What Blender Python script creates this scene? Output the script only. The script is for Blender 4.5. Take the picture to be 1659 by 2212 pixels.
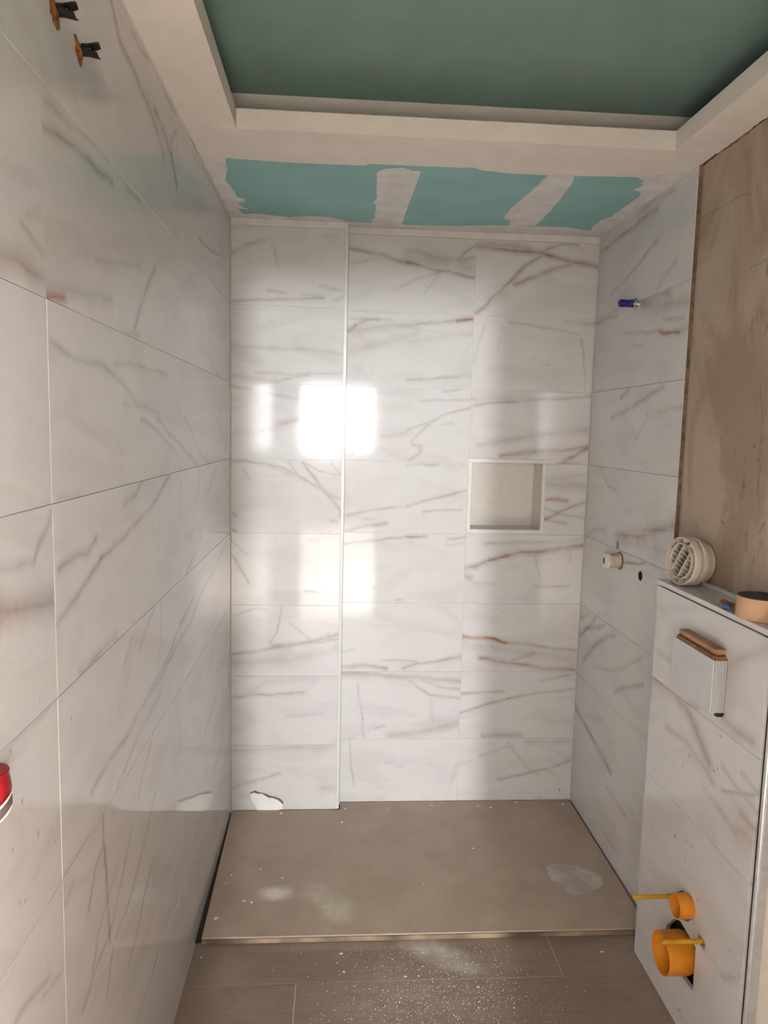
import bpy, bmesh, math, random
from mathutils import Vector, Matrix
random.seed(7)
for o in list(bpy.data.objects): bpy.data.objects.remove(o, do_unlink=True)
SC = bpy.context.scene
COL = SC.collection

# ------------------------------------------------------------------ camera
FPX, IMW, IMH = 1561.23, 1659.0, 2212.0
CAM = Vector((0.4236, -2.9890, 1.6235))
YAW, PIT, ROL = 0.06666, -0.11062, 0.02317
_f = Vector((math.sin(YAW)*math.cos(PIT), math.cos(YAW)*math.cos(PIT), math.sin(PIT)))
_r0 = Vector((math.cos(YAW), -math.sin(YAW), 0)); _u0 = _r0.cross(_f)
_r = math.cos(ROL)*_r0 + math.sin(ROL)*_u0
_u = -math.sin(ROL)*_r0 + math.cos(ROL)*_u0
cd = bpy.data.cameras.new('camera'); cam = bpy.data.objects.new('camera', cd); COL.objects.link(cam)
cd.sensor_fit = 'VERTICAL'; cd.sensor_height = 24.0; cd.lens = FPX/IMH*24.0; cd.clip_start = 0.02
cam.matrix_world = Matrix(((_r.x, _u.x, -_f.x, CAM.x), (_r.y, _u.y, -_f.y, CAM.y), (_r.z, _u.z, -_f.z, CAM.z), (0, 0, 0, 1)))
SC.camera = cam
def at(px, py, ax, val):
    """point where the sight line of a photo pixel meets the real plane axis=val"""
    d = _f*FPX + _r*(px-IMW/2) - _u*(py-IMH/2)
    return CAM + d*((val-CAM[ax])/d[ax])

# ------------------------------------------------------------------ light: daylight from the far hallway window, plus two added lamps
wd = bpy.data.worlds.new('sky'); SC.world = wd; wd.use_nodes = True
wd.node_tree.nodes['Background'].inputs[0].default_value = (0.75, 0.85, 1.0, 1)
wd.node_tree.nodes['Background'].inputs[1].default_value = 1.0
def area(name, loc, sx, sy, power, color, rot):
    l = bpy.data.lights.new(name, 'AREA'); l.shape = 'RECTANGLE'; l.size = sx; l.size_y = sy; l.energy = power; l.color = color
    o = bpy.data.objects.new(name, l); COL.objects.link(o); o.location = loc; o.rotation_euler = rot
    return o
area('window_daylight', (-0.06, -9.32, 1.86), 2.08, 1.12, 245, (0.96, 0.975, 1.0), (math.pi/2, 0, 0))       # sky seen in the far window
area('patch_edge_lamp', (0.24, -9.30, 1.67), 0.20, 0.44, 290, (0.90, 0.95, 1.0), (math.pi/2, 0, 0))          # narrow lamp added for the crisp edge of light on the back wall
area('hall_fill_lamp', (1.95, -4.6, 1.55), 1.7, 1.9, 760, (0.99, 0.965, 0.95), (0, math.radians(56), 0))   # added fill lamp, tilted at the hallway floor for ambient bounce
SC.cycles.max_bounces = 4; SC.cycles.diffuse_bounces = 3; SC.cycles.glossy_bounces = 2; SC.cycles.caustics_reflective = False; SC.cycles.caustics_refractive = False
SC.cycles.use_adaptive_sampling = True; SC.cycles.adaptive_threshold = 0.18; SC.cycles.adaptive_min_samples = 16
vs = SC.view_settings
vs.view_transform = 'Standard'; vs.look = 'None'; vs.gamma = 1.0; vs.use_curve_mapping = False; vs.exposure = 0.32

# ------------------------------------------------------------------ room sizes (metres)
W, H, BX, BD = 1.4804, 2.4312, 0.4539, 0.0597      # room width, soffit height, pipe boxing width and depth
XJ, Y1, Z1, RH = 0.9714, -0.9845, 0.3044, 0.30     # tile joints
TZ, TF = 0.02, -0.8402                             # shower tray top and front
PX, PY0, PY1, PZ = 1.3896, -0.918, -1.51, 1.1887   # low installation wall
LX0, LX1, LY, LT = 0.1377, 1.3613, -0.9082, 0.0509 # cove lip
CZ, CG = 2.572, 0.12                               # recessed ceiling height, cove width
TE = -0.81                                         # where the tiles of the right wall end
XB = W + 0.012                                     # bare plaster face
YD = -3.30                                         # doorway wall

# ------------------------------------------------------------------ node helpers
def lin(c):
    f = lambda v: v/12.92 if v <= 0.04045 else ((v+0.055)/1.055)**2.4
    return tuple(f(v/255.0) for v in c) + (1,)
class NT:
    def __init__(s, name):
        s.m = bpy.data.materials.new(name); s.m.use_nodes = True; s.t = s.m.node_tree
        s.b = s.t.nodes['Principled BSDF']; s.out = s.t.nodes['Material Output']
    def n(s, typ, **kw):
        nd = s.t.nodes.new(typ)
        for k, v in kw.items(): setattr(nd, k, v)
        return nd
    def L(s, a, b): s.t.links.new(a, b)
    def put(s, sock, v):
        if hasattr(v, 'is_output'): s.L(v, sock)
        else: sock.default_value = v
    def math(s, op, a, b=0.0, c=None, clamp=False):
        nd = s.n('ShaderNodeMath', operation=op, use_clamp=clamp)
        s.put(nd.inputs[0], a); s.put(nd.inputs[1], b)
        if c is not None: s.put(nd.inputs[2], c)
        return nd.outputs[0]
    def vec(s, op, a, b=None, scale=None):
        nd = s.n('ShaderNodeVectorMath', operation=op)
        s.put(nd.inputs[0], a)
        if b is not None: s.put(nd.inputs[1], b)
        if scale is not None: s.put(nd.inputs[3], scale)
        return nd.outputs['Value'] if op in ('DOT_PRODUCT', 'LENGTH', 'DISTANCE') else nd.outputs['Vector']
    def noise(s, vec, scale, detail=3.0, rough=0.5, dist=0.0, d2=False):
        nd = s.n('ShaderNodeTexNoise', noise_dimensions='2D' if d2 else '3D'); s.put(nd.inputs['Vector'], vec)
        nd.inputs['Scale'].default_value = scale; nd.inputs['Detail'].default_value = detail
        nd.inputs['Roughness'].default_value = rough; nd.inputs['Distortion'].default_value = dist
        return nd
    def rng(s, v, a, b, c, d, smooth=True):
        nd = s.n('ShaderNodeMapRange', interpolation_type='SMOOTHSTEP' if smooth else 'LINEAR')
        s.put(nd.inputs[0], v)
        for i, x in enumerate((a, b, c, d)): s.put(nd.inputs[i+1], x)
        return nd.outputs[0]
    def mix(s, f, a, b):
        nd = s.n('ShaderNodeMix', data_type='RGBA')
        s.put(nd.inputs[0], f); s.put(nd.inputs[6], a); s.put(nd.inputs[7], b)
        return nd.outputs[2]
    def pos(s): return s.n('ShaderNodeNewGeometry').outputs['Position']
    def bump(s, h, strength, dist=0.01):
        nd = s.n('ShaderNodeBump'); nd.inputs['Strength'].default_value = strength; nd.inputs['Distance'].default_value = dist
        s.L(h, nd.inputs['Height']); s.L(nd.outputs[0], s.b.inputs['Normal'])
def simple(name, rgb, rough=0.5, var=0.12, scale=30.0, metal=0.0, bump=0.0, spec=0.5):
    t = NT(name); p = t.pos(); nz = t.noise(p, scale, 4.0)
    c = lin(rgb); d = tuple(v*(1-var*2) for v in c[:3]) + (1,); e = tuple(min(1, v*(1+var)) for v in c[:3]) + (1,)
    t.L(t.mix(t.rng(nz.outputs[0], 0.3, 0.7, 0, 1), d, e), t.b.inputs['Base Color'])
    t.b.inputs['Roughness'].default_value = rough; t.b.inputs['Metallic'].default_value = metal
    t.b.inputs['Specular IOR Level'].default_value = spec
    if bump: t.bump(nz.outputs[0], bump)
    return t.m

# ---- marble: every vein is (colour, width, strength, polyline); u,v are metres on the wall
VCOL = {'g': lin((138, 128, 121)), 'b': lin((140, 112, 92)), 'r': lin((160, 92, 48)), 'k': lin((84, 74, 68))}
BASE_T = lin((220, 217, 215)); BASE_T2 = lin((211, 207, 205))
def segs_of(veins):
    out = []
    for col, w, s, pts in veins:
        for a, b in zip(pts[:-1], pts[1:]):
            out.append((col, w, s, a, b))
    return out
def vein_masks(t, uv, segs):
    """soft line masks: distance to each segment, strongest wins, raised to a power for a thin core with soft flanks"""
    acc = {}; P = 2.3
    for col, w, s, a, b in segs:
        d = (b[0]-a[0], b[1]-a[1]); l2 = d[0]*d[0]+d[1]*d[1]
        if l2 < 1e-8: continue
        q = t.vec('SUBTRACT', uv, (a[0], a[1], 0))
        k = t.math('ADD', t.vec('DOT_PRODUCT', q, (d[0]/l2, d[1]/l2, 0)), 0.0, clamp=True)
        e = t.vec('SCALE', (d[0], d[1], 0), scale=k)
        sp = s**(1/P)
        m = t.math('MULTIPLY_ADD', t.vec('DISTANCE', q, e), -sp/(w*1.9), sp)
        acc[col] = t.math('MAXIMUM', acc.get(col, 0.0), m)
    return {c: t.math('POWER', m, P) for c, m in acc.items()}
def marble(name, plane, veins, off):
    t = NT(name); p = t.pos(); sp = t.n('ShaderNodeSeparateXYZ'); t.L(p, sp.inputs[0])
    cb = t.n('ShaderNodeCombineXYZ'); t.L(sp.outputs[0 if plane == 'y' else 1], cb.inputs[0]); t.L(sp.outputs[2], cb.inputs[1])
    uv0 = cb.outputs[0]
    uvo = t.vec('ADD', uv0, (off*3.7, off*1.3, 0))
    n1 = t.noise(uvo, 10.0, 2.5, 0.6, d2=True)
    w1 = t.vec('MULTIPLY', t.vec('SUBTRACT', n1.outputs['Color'], (0.5, 0.5, 0.5)), (.018, .018, 0))
    uv = t.vec('ADD', uv0, w1)
    # soft clouds and a few hair veins common to the whole batch
    st = t.vec('MULTIPLY', uvo, (1.0, 2.6, 1.0))
    cloud = t.noise(st, 3.6, 2.0, 0.55, 0.6, d2=True)
    col = t.mix(t.rng(cloud.outputs[0], 0.42, 0.72, 0.0, 0.8), BASE_T, BASE_T2)
    sc = t.n('ShaderNodeSeparateColor'); t.L(cloud.outputs['Color'], sc.inputs[0])
    hair = t.math('MULTIPLY_ADD', t.math('ABSOLUTE', t.math('SUBTRACT', sc.outputs[1], 0.5)), -9.0, 0.08, clamp=True)
    col = t.mix(hair, col, VCOL['g'])
    sn = t.n('ShaderNodeSeparateColor'); t.L(n1.outputs['Color'], sn.inputs[0])
    var = t.rng(sn.outputs[2], 0.25, 0.65, 0.45, 1.1, False)
    acc = vein_masks(t, uv, segs_of(veins))
    for k in ('g', 'b', 'r', 'k'):
        if k in acc: col = t.mix(t.math('MULTIPLY', acc[k], var, clamp=True), col, VCOL[k])
    t.L(col, t.b.inputs['Base Color'])
    t.b.inputs['Roughness'].default_value = 0.07
    t.b.inputs['Specular IOR Level'].default_value = 0.5
    return t.m

# veins traced from the photographed tiles, in photo pixels: (colour, width mm, strength, points); moved onto the wall planes below
V_BOX = [
 ('g',16,.5,(498,548),(525,535),(545,525),(570,519)), ('g',9,.3,(584,515),(595,550),(602,575)), ('g',18,.25,(705,508),(722,515),(730,505)),
 ('g',20,.25,(495,495),(560,485)), ('g',9,.35,(579,627),(619,632)), ('g',9,.5,(497,650),(531,650),(581,646),(642,644),(698,643)),
 ('g',9,.3,(690,618),(743,629)), ('g',10,.3,(722,648),(743,643)), ('g',8,.3,(650,634),(698,643)),
 ('g',12,.28,(497,746),(569,751),(657,755),(695,759),(741,766)), ('g',8,.32,(553,805),(632,808),(743,808)), ('g',8,.42,(601,824),(637,813),(672,811)),
 ('g',14,.35,(497,812),(543,819),(601,824)),
 ('g',10,.35,(500,834),(545,840),(580,850),(645,862)), ('b',18,.4,(601,916),(627,909),(655,904)), ('b',22,.28,(563,930),(601,917)), ('g',12,.18,(505,878),(556,868)),
 ('g',8,.42,(500,996),(531,995),(551,999),(581,1004),(612,1010),(645,1028),(682,1048),(708,1066),(738,1081)), ('g',7,.28,(574,1004),(612,1018),(637,1031)),
 ('g',9,.48,(655,1000),(672,1023),(695,1053),(715,1079),(733,1101),(736,1117)), ('g',6,.32,(622,998),(647,1028)), ('g',6,.32,(657,1000),(688,1018),(733,1026)),
 ('g',6,.35,(715,998),(738,1028)), ('g',5,.3,(526,1018),(538,1036)), ('g',7,.35,(715,1124),(728,1128)), ('g',7,.45,(501,1109),(510,1117)), ('g',7,.5,(501,1142),(510,1148)),
 ('g',6,.36,(500,1167),(531,1195)), ('g',7,.5,(501,1198),(520,1228),(538,1257)), ('g',7,.3,(665,1167),(688,1167)), ('g',8,.5,(660,1278),(683,1279)),
 ('g',8,.3,(505,1332),(548,1314)), ('g',6,.25,(548,1313),(579,1315)), ('g',7,.38,(608,1312),(606,1339),(599,1367),(581,1390)), ('g',8,.28,(629,1347),(657,1372),(677,1383)),
 ('b',14,.6,(589,1398),(655,1390),(695,1379),(733,1371)), ('b',12,.45,(655,1390),(690,1383),(710,1370)), ('b',9,.55,(503,1413),(607,1398),(672,1388),(733,1380)), ('g',36,.3,(503,1433),(632,1423),(728,1403)),
 ('b',9,.42,(503,1507),(556,1501),(655,1496)), ('g',22,.2,(546,1491),(581,1471),(728,1462)), ('g',8,.2,(620,1547),(697,1544)),
 ('g',18,.28,(503,1621),(632,1615),(723,1616)), ('g',9,.38,(503,1701),(551,1686),(607,1671)), ('g',18,.28,(698,1704),(728,1699)), ('g',12,.2,(503,1684),(551,1688)),
]
V_C2 = [
 ('g',12,.55,(756,535),(784,542),(829,552),(855,562),(900,573)), ('b',12,.65,(880,569),(920,577),(952,585),(986,591),(1028,600)), ('g',14,.4,(880,542),(906,546),(946,557),(994,561),(1028,556)),
 ('b',50,.28,(890,560),(1028,580)), ('g',8,.55,(994,558),(1007,542),(1028,529)), ('b',7,.3,(952,585),(994,558)), ('g',8,.32,(880,614),(914,598),(952,586)), ('g',8,.22,(920,630),(952,587)),
 ('g',8,.32,(761,571),(824,554)), ('g',9,.22,(850,625),(900,604)),
 ('b',12,.4,(755,716),(769,703),(789,692),(814,690)), ('r',9,.5,(755,716),(768,704)), ('g',9,.35,(761,689),(796,690),(847,690)), ('g',24,.32,(755,716),(822,707),(900,700)),
 ('g',12,.42,(880,704),(933,696),(986,693),(1023,689)), ('r',9,.85,(988,693),(1023,689)), ('g',26,.22,(754,759),(822,741),(900,721)), ('g',18,.18,(880,741),(960,728),(1018,722)),
 ('g',9,.38,(880,821),(946,818),(1018,813)), ('g',7,.4,(960,845),(997,841)), ('g',8,.32,(907,866),(960,863),(1015,864)),
 ('g',8,.38,(880,927),(925,913),(970,892),(1015,882)), ('g',9,.38,(930,913),(907,935),(891,953),(893,961),(910,964),(907,977),(880,998)), ('g',8,.3,(957,916),(978,916)), ('g',8,.4,(750,982),(762,979)),
 ('g',12,.22,(827,943),(860,942),(890,926)),
 ('g',9,.42,(748,1112),(784,1105),(834,1098),(880,1092)), ('b',8,.45,(880,1093),(901,1087),(960,1071),(1005,1059)), ('g',8,.4,(914,1106),(933,1103),(997,1100)), ('g',11,.55,(748,1146),(764,1144),(784,1138),(834,1131)),
 ('g',8,.28,(786,1122),(812,1122)), ('g',8,.35,(880,1004),(949,1004)),
 ('g',9,.5,(746,1175),(784,1170),(829,1164),(872,1160),(900,1158)), ('b',9,.5,(880,1160),(920,1158)), ('g',10,.38,(967,1166),(1005,1160)), ('g',8,.25,(960,1178),(1005,1172)), ('g',8,.32,(779,1272),(809,1271)), ('g',7,.4,(855,1296),(867,1295)),
 ('b',13,.55,(741,1441),(784,1438),(835,1443)), ('g',7,.38,(824,1427),(900,1428)), ('b',9,.5,(870,1444),(900,1433),(936,1428),(994,1418)), ('g',8,.25,(741,1407),(764,1402)),
 ('b',18,.42,(741,1453),(809,1457),(885,1463),(994,1471)), ('b',9,.4,(885,1471),(910,1491),(926,1501),(994,1509)), ('b',9,.4,(910,1468),(951,1484),(994,1489)), ('g',7,.32,(771,1479),(779,1522),(781,1555),(784,1590)),
 ('g',30,.4,(845,1588),(910,1582),(989,1562)), ('g',10,.38,(812,1574),(829,1568)), ('g',16,.18,(931,1512),(938,1582)),
 ('g',7,.38,(756,1598),(757,1633),(761,1674),(766,1694)), ('g',9,.18,(834,1648),(870,1658)), ('g',12,.18,(986,1653),(966,1714)),
]
V_C3 = [
 ('b',15,.85,(1034,532),(1066,537),(1119,542),(1166,546),(1225,562),(1292,575)), ('b',22,.5,(1034,529),(1105,530),(1145,540)), ('b',11,.6,(1034,515),(1071,516),(1097,519)), ('b',9,.6,(1169,546),(1185,537),(1217,526),(1251,530)),
 ('b',11,.7,(1169,553),(1135,574),(1100,611),(1066,640),(1047,662),(1027,675)), ('b',14,.6,(1235,569),(1172,590),(1113,615)), ('b',9,.45,(1124,582),(1108,614)), ('b',36,.4,(1066,640),(1085,628)),
 ('g',8,.35,(1100,697),(1145,701),(1198,712),(1246,721)), ('g',14,.35,(1225,697),(1287,700)), ('g',9,.25,(1047,704),(1029,757),(1023,778)), ('g',10,.15,(1087,707),(1073,757)),
 ('g',6,.42,(1257,733),(1262,778),(1262,805),(1263,845)), ('g',8,.25,(1169,788),(1185,789)), ('g',6,.25,(1148,778),(1158,772)),
 ('g',10,.5,(1019,878),(1066,870),(1132,866),(1190,863),(1278,857)), ('g',24,.2,(1019,862),(1150,865)), ('g',22,.38,(1031,961),(1119,948),(1225,932),(1272,927)), ('b',13,.6,(1082,986),(1132,976),(1211,973),(1267,968)),
 ('r',12,.7,(1270,968),(1262,974),(1233,990)), ('b',14,.5,(1233,990),(1214,998)), ('r',6,.5,(1204,1000),(1257,1001)), ('g',14,.3,(1105,984),(1166,977)),
 ('r',11,.85,(1177,1079),(1198,1079),(1226,1082)), ('b',9,.65,(1174,1122),(1219,1101),(1263,1085)), ('g',8,.42,(1174,1097),(1225,1114),(1262,1120)), ('g',9,.4,(1174,1122),(1222,1130)), ('g',30,.38,(1180,1045),(1209,1048),(1267,1050)), ('g',14,.22,(1180,1036),(1267,1027)),
 ('b',15,.8,(1005,1228),(1029,1223),(1060,1211),(1092,1201),(1124,1193),(1161,1193),(1198,1187),(1238,1181),(1262,1180)), ('r',9,.5,(1056,1212),(1095,1200)), ('g',12,.4,(1050,1175),(1092,1171),(1145,1172),(1193,1172)), ('g',14,.3,(1193,1172),(1230,1169),(1262,1163)),
 ('g',7,.32,(1156,1201),(1166,1249)), ('g',7,.28,(1233,1193),(1230,1215)), ('g',22,.55,(1007,1244),(1016,1248)), ('g',10,.2,(1012,1257),(1066,1260)), ('g',9,.4,(1156,1268),(1227,1266)),
 ('r',11,.95,(1001,1375),(1039,1378),(1066,1380),(1092,1387)), ('b',10,.45,(1032,1380),(1088,1386),(1163,1395),(1244,1405)), ('b',13,.65,(1037,1423),(1113,1433),(1174,1444),(1244,1446)), ('b',10,.35,(1077,1433),(1153,1413)), ('g',40,.3,(1001,1390),(1110,1405),(1240,1428)),
 ('b',10,.5,(996,1499),(1052,1496),(1087,1494)), ('b',9,.5,(996,1539),(1037,1527),(1098,1509),(1153,1499),(1242,1489)), ('g',9,.38,(1163,1471),(1204,1463),(1244,1455)), ('g',16,.5,(1042,1590),(1072,1588),(1123,1588)),
 ('g',9,.5,(1077,1684),(1138,1671),(1178,1661),(1237,1641)), ('g',10,.3,(1098,1603),(1138,1658),(1163,1674)), ('g',10,.25,(1037,1633),(1108,1608)), ('g',10,.22,(991,1648),(1017,1643)), ('g',8,.32,(1178,1663),(1209,1679)), ('g',20,.3,(1138,1602),(1237,1602)),
]
V_L = [
 ('b',14,.5,(240,0),(257,84),(304,189),(338,277),(354,338)), ('g',9,.45,(284,68),(304,111),(321,128)), ('g',7,.4,(351,189),(381,250)), ('b',18,.6,(334,236),(358,294),(371,338),(381,398)), ('g',8,.5,(368,307),(381,284)), ('b',44,.25,(320,216),(364,324)),
 ('g',11,.6,(95,270),(128,297),(155,314),(189,344),(219,375),(243,392)), ('g',10,.38,(95,216),(152,263),(189,294),(216,324),(233,344)), ('g',9,.4,(273,407),(279,416),(301,430)), ('r',14,.9,(104,640),(139,643)), ('g',22,.38,(104,613),(157,626),(219,639),(238,648)),
 ('g',11,.5,(335,582),(313,629),(301,670),(288,714)), ('g',9,.35,(269,716),(298,726)), ('g',9,.3,(207,560),(257,570),(304,576)), ('b',26,.5,(0,551),(38,560),(63,585),(94,601)), ('g',9,.35,(47,488),(94,545)), ('g',16,.22,(60,466),(85,463)),
 ('g',8,.5,(429,516),(451,538),(489,560)), ('g',9,.38,(107,736),(150,770),(213,786),(238,802),(263,824),(301,880)), ('g',9,.3,(248,780),(313,795),(360,808)), ('g',9,.25,(266,876),(301,873),(345,895)),
 ('g',8,.42,(304,906),(339,928),(364,956),(389,985)), ('g',9,.48,(339,900),(367,938),(395,966),(426,1003)), ('g',7,.42,(398,900),(414,934),(433,981),(451,1000)),
 ('g',9,.55,(307,1041),(292,1066),(266,1091)), ('b',11,.65,(367,1025),(339,1076),(307,1116),(270,1157),(219,1207),(176,1270),(125,1345)), ('g',11,.6,(207,1166),(188,1192),(169,1198),(129,1226)), ('g',10,.28,(125,1078),(176,1072)),
 ('g',7,.4,(433,1007),(429,1057),(420,1126),(408,1176)), ('g',7,.35,(467,1007),(448,1066)), ('g',8,.28,(345,1113),(339,1182)), ('g',10,.5,(113,1104),(100,1145),(85,1173),(75,1213)), ('g',14,.38,(72,1220),(0,1226)),
 ('b',24,.6,(0,1323),(31,1314),(78,1311),(118,1301)), ('r',16,.4,(0,1342),(28,1315)), ('g',60,.25,(0,1304),(118,1276)),
 ('g',8,.45,(423,1192),(411,1220),(401,1242)), ('g',8,.5,(489,1166),(464,1226),(433,1286),(411,1345),(376,1408),(326,1500)), ('g',8,.55,(420,1286),(389,1351),(364,1417),(323,1496)), ('g',6,.4,(348,1292),(348,1386),(340,1445)),
 ('g',17,.6,(251,1376),(226,1402),(201,1427),(176,1452)), ('g',9,.4,(335,1314),(313,1361),(301,1402)), ('g',8,.32,(285,1376),(270,1436)), ('b',26,.25,(376,1408),(340,1480)),
 ('g',9,.5,(322,1500),(273,1590),(238,1642),(199,1706)), ('g',9,.4,(347,1500),(290,1609),(257,1693),(232,1780)), ('g',8,.4,(331,1584),(315,1648),(299,1719)), ('g',6,.45,(467,1506),(438,1597),(402,1687)),
 ('b',9,.6,(222,1757),(225,1838),(232,1934),(238,2031)), ('b',9,.5,(222,1831),(206,1880),(190,1966)), ('g',8,.45,(335,1709),(315,1806),(296,1886),(273,1966),(251,2021)), ('b',8,.5,(331,1854),(312,1934),(296,2015),(280,2079)),
 ('g',8,.45,(283,1790),(261,1912),(238,2015),(206,2095),(180,2182)), ('g',9,.5,(232,1941),(212,2015),(199,2105)), ('g',8,.45,(248,2031),(238,2095),(230,2150)), ('g',8,.45,(341,2063),(322,2127),(296,2205)),
 ('g',9,.35,(187,1815),(138,1893)), ('g',9,.32,(161,1896),(142,1950)), ('g',10,.35,(119,1516),(64,1571),(26,1606),(16,1654)), ('g',10,.4,(106,2111),(64,2160),(35,2208)), ('g',10,.35,(128,2111),(93,2153)), ('b',18,.3,(232,1934),(250,1890)),
]
V_R = [
 ('b',16,.6,(1300,543),(1335,517),(1377,483),(1420,449)), ('g',20,.4,(1382,458),(1411,432),(1458,411)), ('g',12,.5,(1322,633),(1356,599),(1394,552),(1420,517)), ('g',12,.35,(1420,624),(1433,599),(1463,560)), ('b',26,.45,(1373,656),(1388,649),(1423,637),(1447,629)),
 ('g',12,.5,(1289,699),(1319,684),(1336,679)), ('g',24,.35,(1388,662),(1432,659),(1487,649)), ('g',9,.45,(1349,718),(1398,720),(1423,715),(1432,719),(1460,719),(1484,710)), ('r',10,.85,(1425,716),(1445,721),(1468,716)), ('g',10,.35,(1432,688),(1457,688),(1477,686)), ('g',9,.32,(1366,745),(1388,746)),
 ('g',12,.55,(1341,859),(1358,845)), ('g',13,.55,(1321,903),(1356,885),(1398,858),(1432,834)), ('g',12,.35,(1423,890),(1472,878)), ('g',10,.22,(1400,890),(1393,915),(1373,945)), ('g',9,.3,(1281,1004),(1302,1012)), ('g',7,.35,(1296,1010),(1312,1050),(1330,1060)),
 ('b',24,.65,(1331,1156),(1359,1156),(1381,1161),(1412,1150),(1455,1133)), ('g',16,.3,(1263,1160),(1285,1143),(1308,1143)), ('g',24,.3,(1341,1171),(1371,1176),(1422,1186)), ('b',7,.7,(1344,1216),(1394,1217)), ('g',9,.3,(1396,1217),(1432,1229)),
 ('b',10,.5,(1251,1337),(1273,1325)), ('b',13,.55,(1253,1373),(1273,1353),(1288,1332)), ('g',12,.4,(1263,1360),(1308,1350)), ('g',16,.6,(1260,1426),(1285,1393),(1311,1375),(1326,1373)), ('g',13,.5,(1326,1494),(1346,1486),(1389,1479)), ('g',10,.3,(1280,1440),(1330,1450),(1389,1420)),
 ('b',18,.6,(1243,1529),(1260,1560),(1283,1600),(1320,1669)), ('g',14,.3,(1260,1545),(1300,1552)), ('g',16,.3,(1310,1700),(1350,1760)), ('g',10,.35,(1306,1800),(1337,1850)),
]
V_P = [
 ('b',26,.55,(1414,1464),(1442,1489),(1467,1512),(1482,1529),(1505,1580),(1530,1650)), ('b',12,.5,(1467,1512),(1505,1527)), ('g',22,.45,(1563,1555),(1593,1580),(1624,1600)), ('b',22,.35,(1578,1446),(1593,1428),(1659,1403)), ('g',13,.35,(1422,1405),(1447,1428)), ('b',30,.3,(1570,1470),(1600,1440)),
 ('g',9,.55,(1560,1707),(1598,1712),(1623,1718),(1644,1718)), ('r',12,.7,(1600,1754),(1618,1779),(1639,1802)), ('g',11,.4,(1560,1655),(1598,1708),(1641,1764)), ('g',9,.4,(1603,1670),(1636,1713)), ('b',50,.35,(1595,1790),(1635,1830)), ('g',16,.3,(1520,1700),(1590,1800)),
 ('g',14,.4,(1440,1570),(1480,1600),(1540,1690)), ('g',14,.35,(1550,2107),(1590,2112)),
]
V_P += [('k',3,.9,(x,y),(x+dx,y+dy)) for x,y,dx,dy in [(1481,1853,0,8),(1456,1804,3,2),(1484,1814,0,4),(1427,1895,1,2),(1488,1632,4,3),(1540,1663,2,2),(1507,1941,0,2),(1575,2051,1,4),(1467,2182,3,4),(1594,2106,2,4),(1549,1657,1,3),(1475,1655,1,2),(1556,1590,1,2),(1493,1828,2,3)]]
V_L += [('k',3,.7,(x,y),(x+dx,y+dy)) for x,y,dx,dy in [(22,1622,2,8),(49,1722,0,8),(83,1797,0,10),(42,1945,0,3),(53,1942,0,4),(29,1825,0,3),(153,1546,0,3),(218,1207,-3,5),(340,1206,1,3),(356,1242,1,3),(86,1510,0,2),(120,1816,0,3)]]
V_C3 += [('k',4,.9,(1209,1705),(1209,1707)),('k',3,.8,(1179,1708),(1180,1709)),('k',3,.8,(1166,1722),(1167,1723)),('k',4,.9,(1098,1509),(1102,1508)),('k',3,.7,(1085,1319),(1085,1322))]
V_BOX += [('k',3,.7,(667,1218),(667,1219)),('k',3,.6,(714,1148),(714,1150))]
V_C2 += [('k',3,.6,(802,1297),(802,1298)),('k',4,.5,(781,1552),(781,1555)),('k',3,.5,(757,1632),(757,1635))]
def tile_veins(src, ax, val, u0, u1, v0, v1, plane):
    out = []
    for col, w, s, *pts in src:
        q = [at(x, y, ax, val) for x, y in pts]
        q = [(p.x if plane == 'y' else p.y, p.z) for p in q]
        mid = (sum(a for a, b in q)/len(q), sum(b for a, b in q)/len(q))
        if u0 <= mid[0] <= u1 and v0 <= mid[1] <= v1: out.append((col, w*0.001, min(1.0, s*VS), q))
        elif any(u0 < a < u1 and v0+.05 < b < v1-.05 for a, b in q) and len(q) > 3: out.append((col, w*0.001, min(1.0, s*VS), q))
    return out
VS = 1.0

# ------------------------------------------------------------------ mesh helpers
def link(name, me, mat, parent=None, loc=None):
    o = bpy.data.objects.new(name, me); COL.objects.link(o)
    if mat is not None and not me.materials: me.materials.append(mat)
    if parent is not None:
        o.parent = parent
        o.matrix_parent_inverse = Matrix.Translation(-parent.location)
    return o
def mesh(name, bm, mat, parent=None, smooth=False):
    bmesh.ops.recalc_face_normals(bm, faces=bm.faces[:])
    me = bpy.data.meshes.new(name); bm.to_mesh(me); bm.free()
    if smooth:
        for p in me.polygons: p.use_smooth = True
        me.set_sharp_from_angle(angle=math.radians(38))
    return link(name, me, mat, parent)
def tag(o, label, cat, kind=None, group=None):
    o['label'] = label; o['category'] = cat
    if kind: o['kind'] = kind
    if group: o['group'] = group
    return o
def empty(name, loc, label, cat, kind=None, group=None):
    o = bpy.data.objects.new(name, None); COL.objects.link(o); o.location = loc; o.empty_display_size = 0.05
    bpy.context.view_layer.update()
    return tag(o, label, cat, kind, group)
def box(bm, x0, x1, y0, y1, z0, z1, bev=0.0):
    vs_ = [bm.verts.new((x, y, z)) for x in (x0, x1) for y in (y0, y1) for z in (z0, z1)]
    fs = [bm.faces.new([vs_[i] for i in q]) for q in ((0,1,3,2),(4,6,7,5),(0,4,5,1),(2,3,7,6),(0,2,6,4),(1,5,7,3))]
    if bev:
        es = {e for f in fs for e in f.edges}
        bmesh.ops.bevel(bm, geom=list(es), offset=bev, segments=1, affect='EDGES')
def mkbox(name, mat, parent, *a, bev=0.0):
    bm = bmesh.new(); box(bm, *a, bev=bev); return mesh(name, bm, mat, parent)
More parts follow.
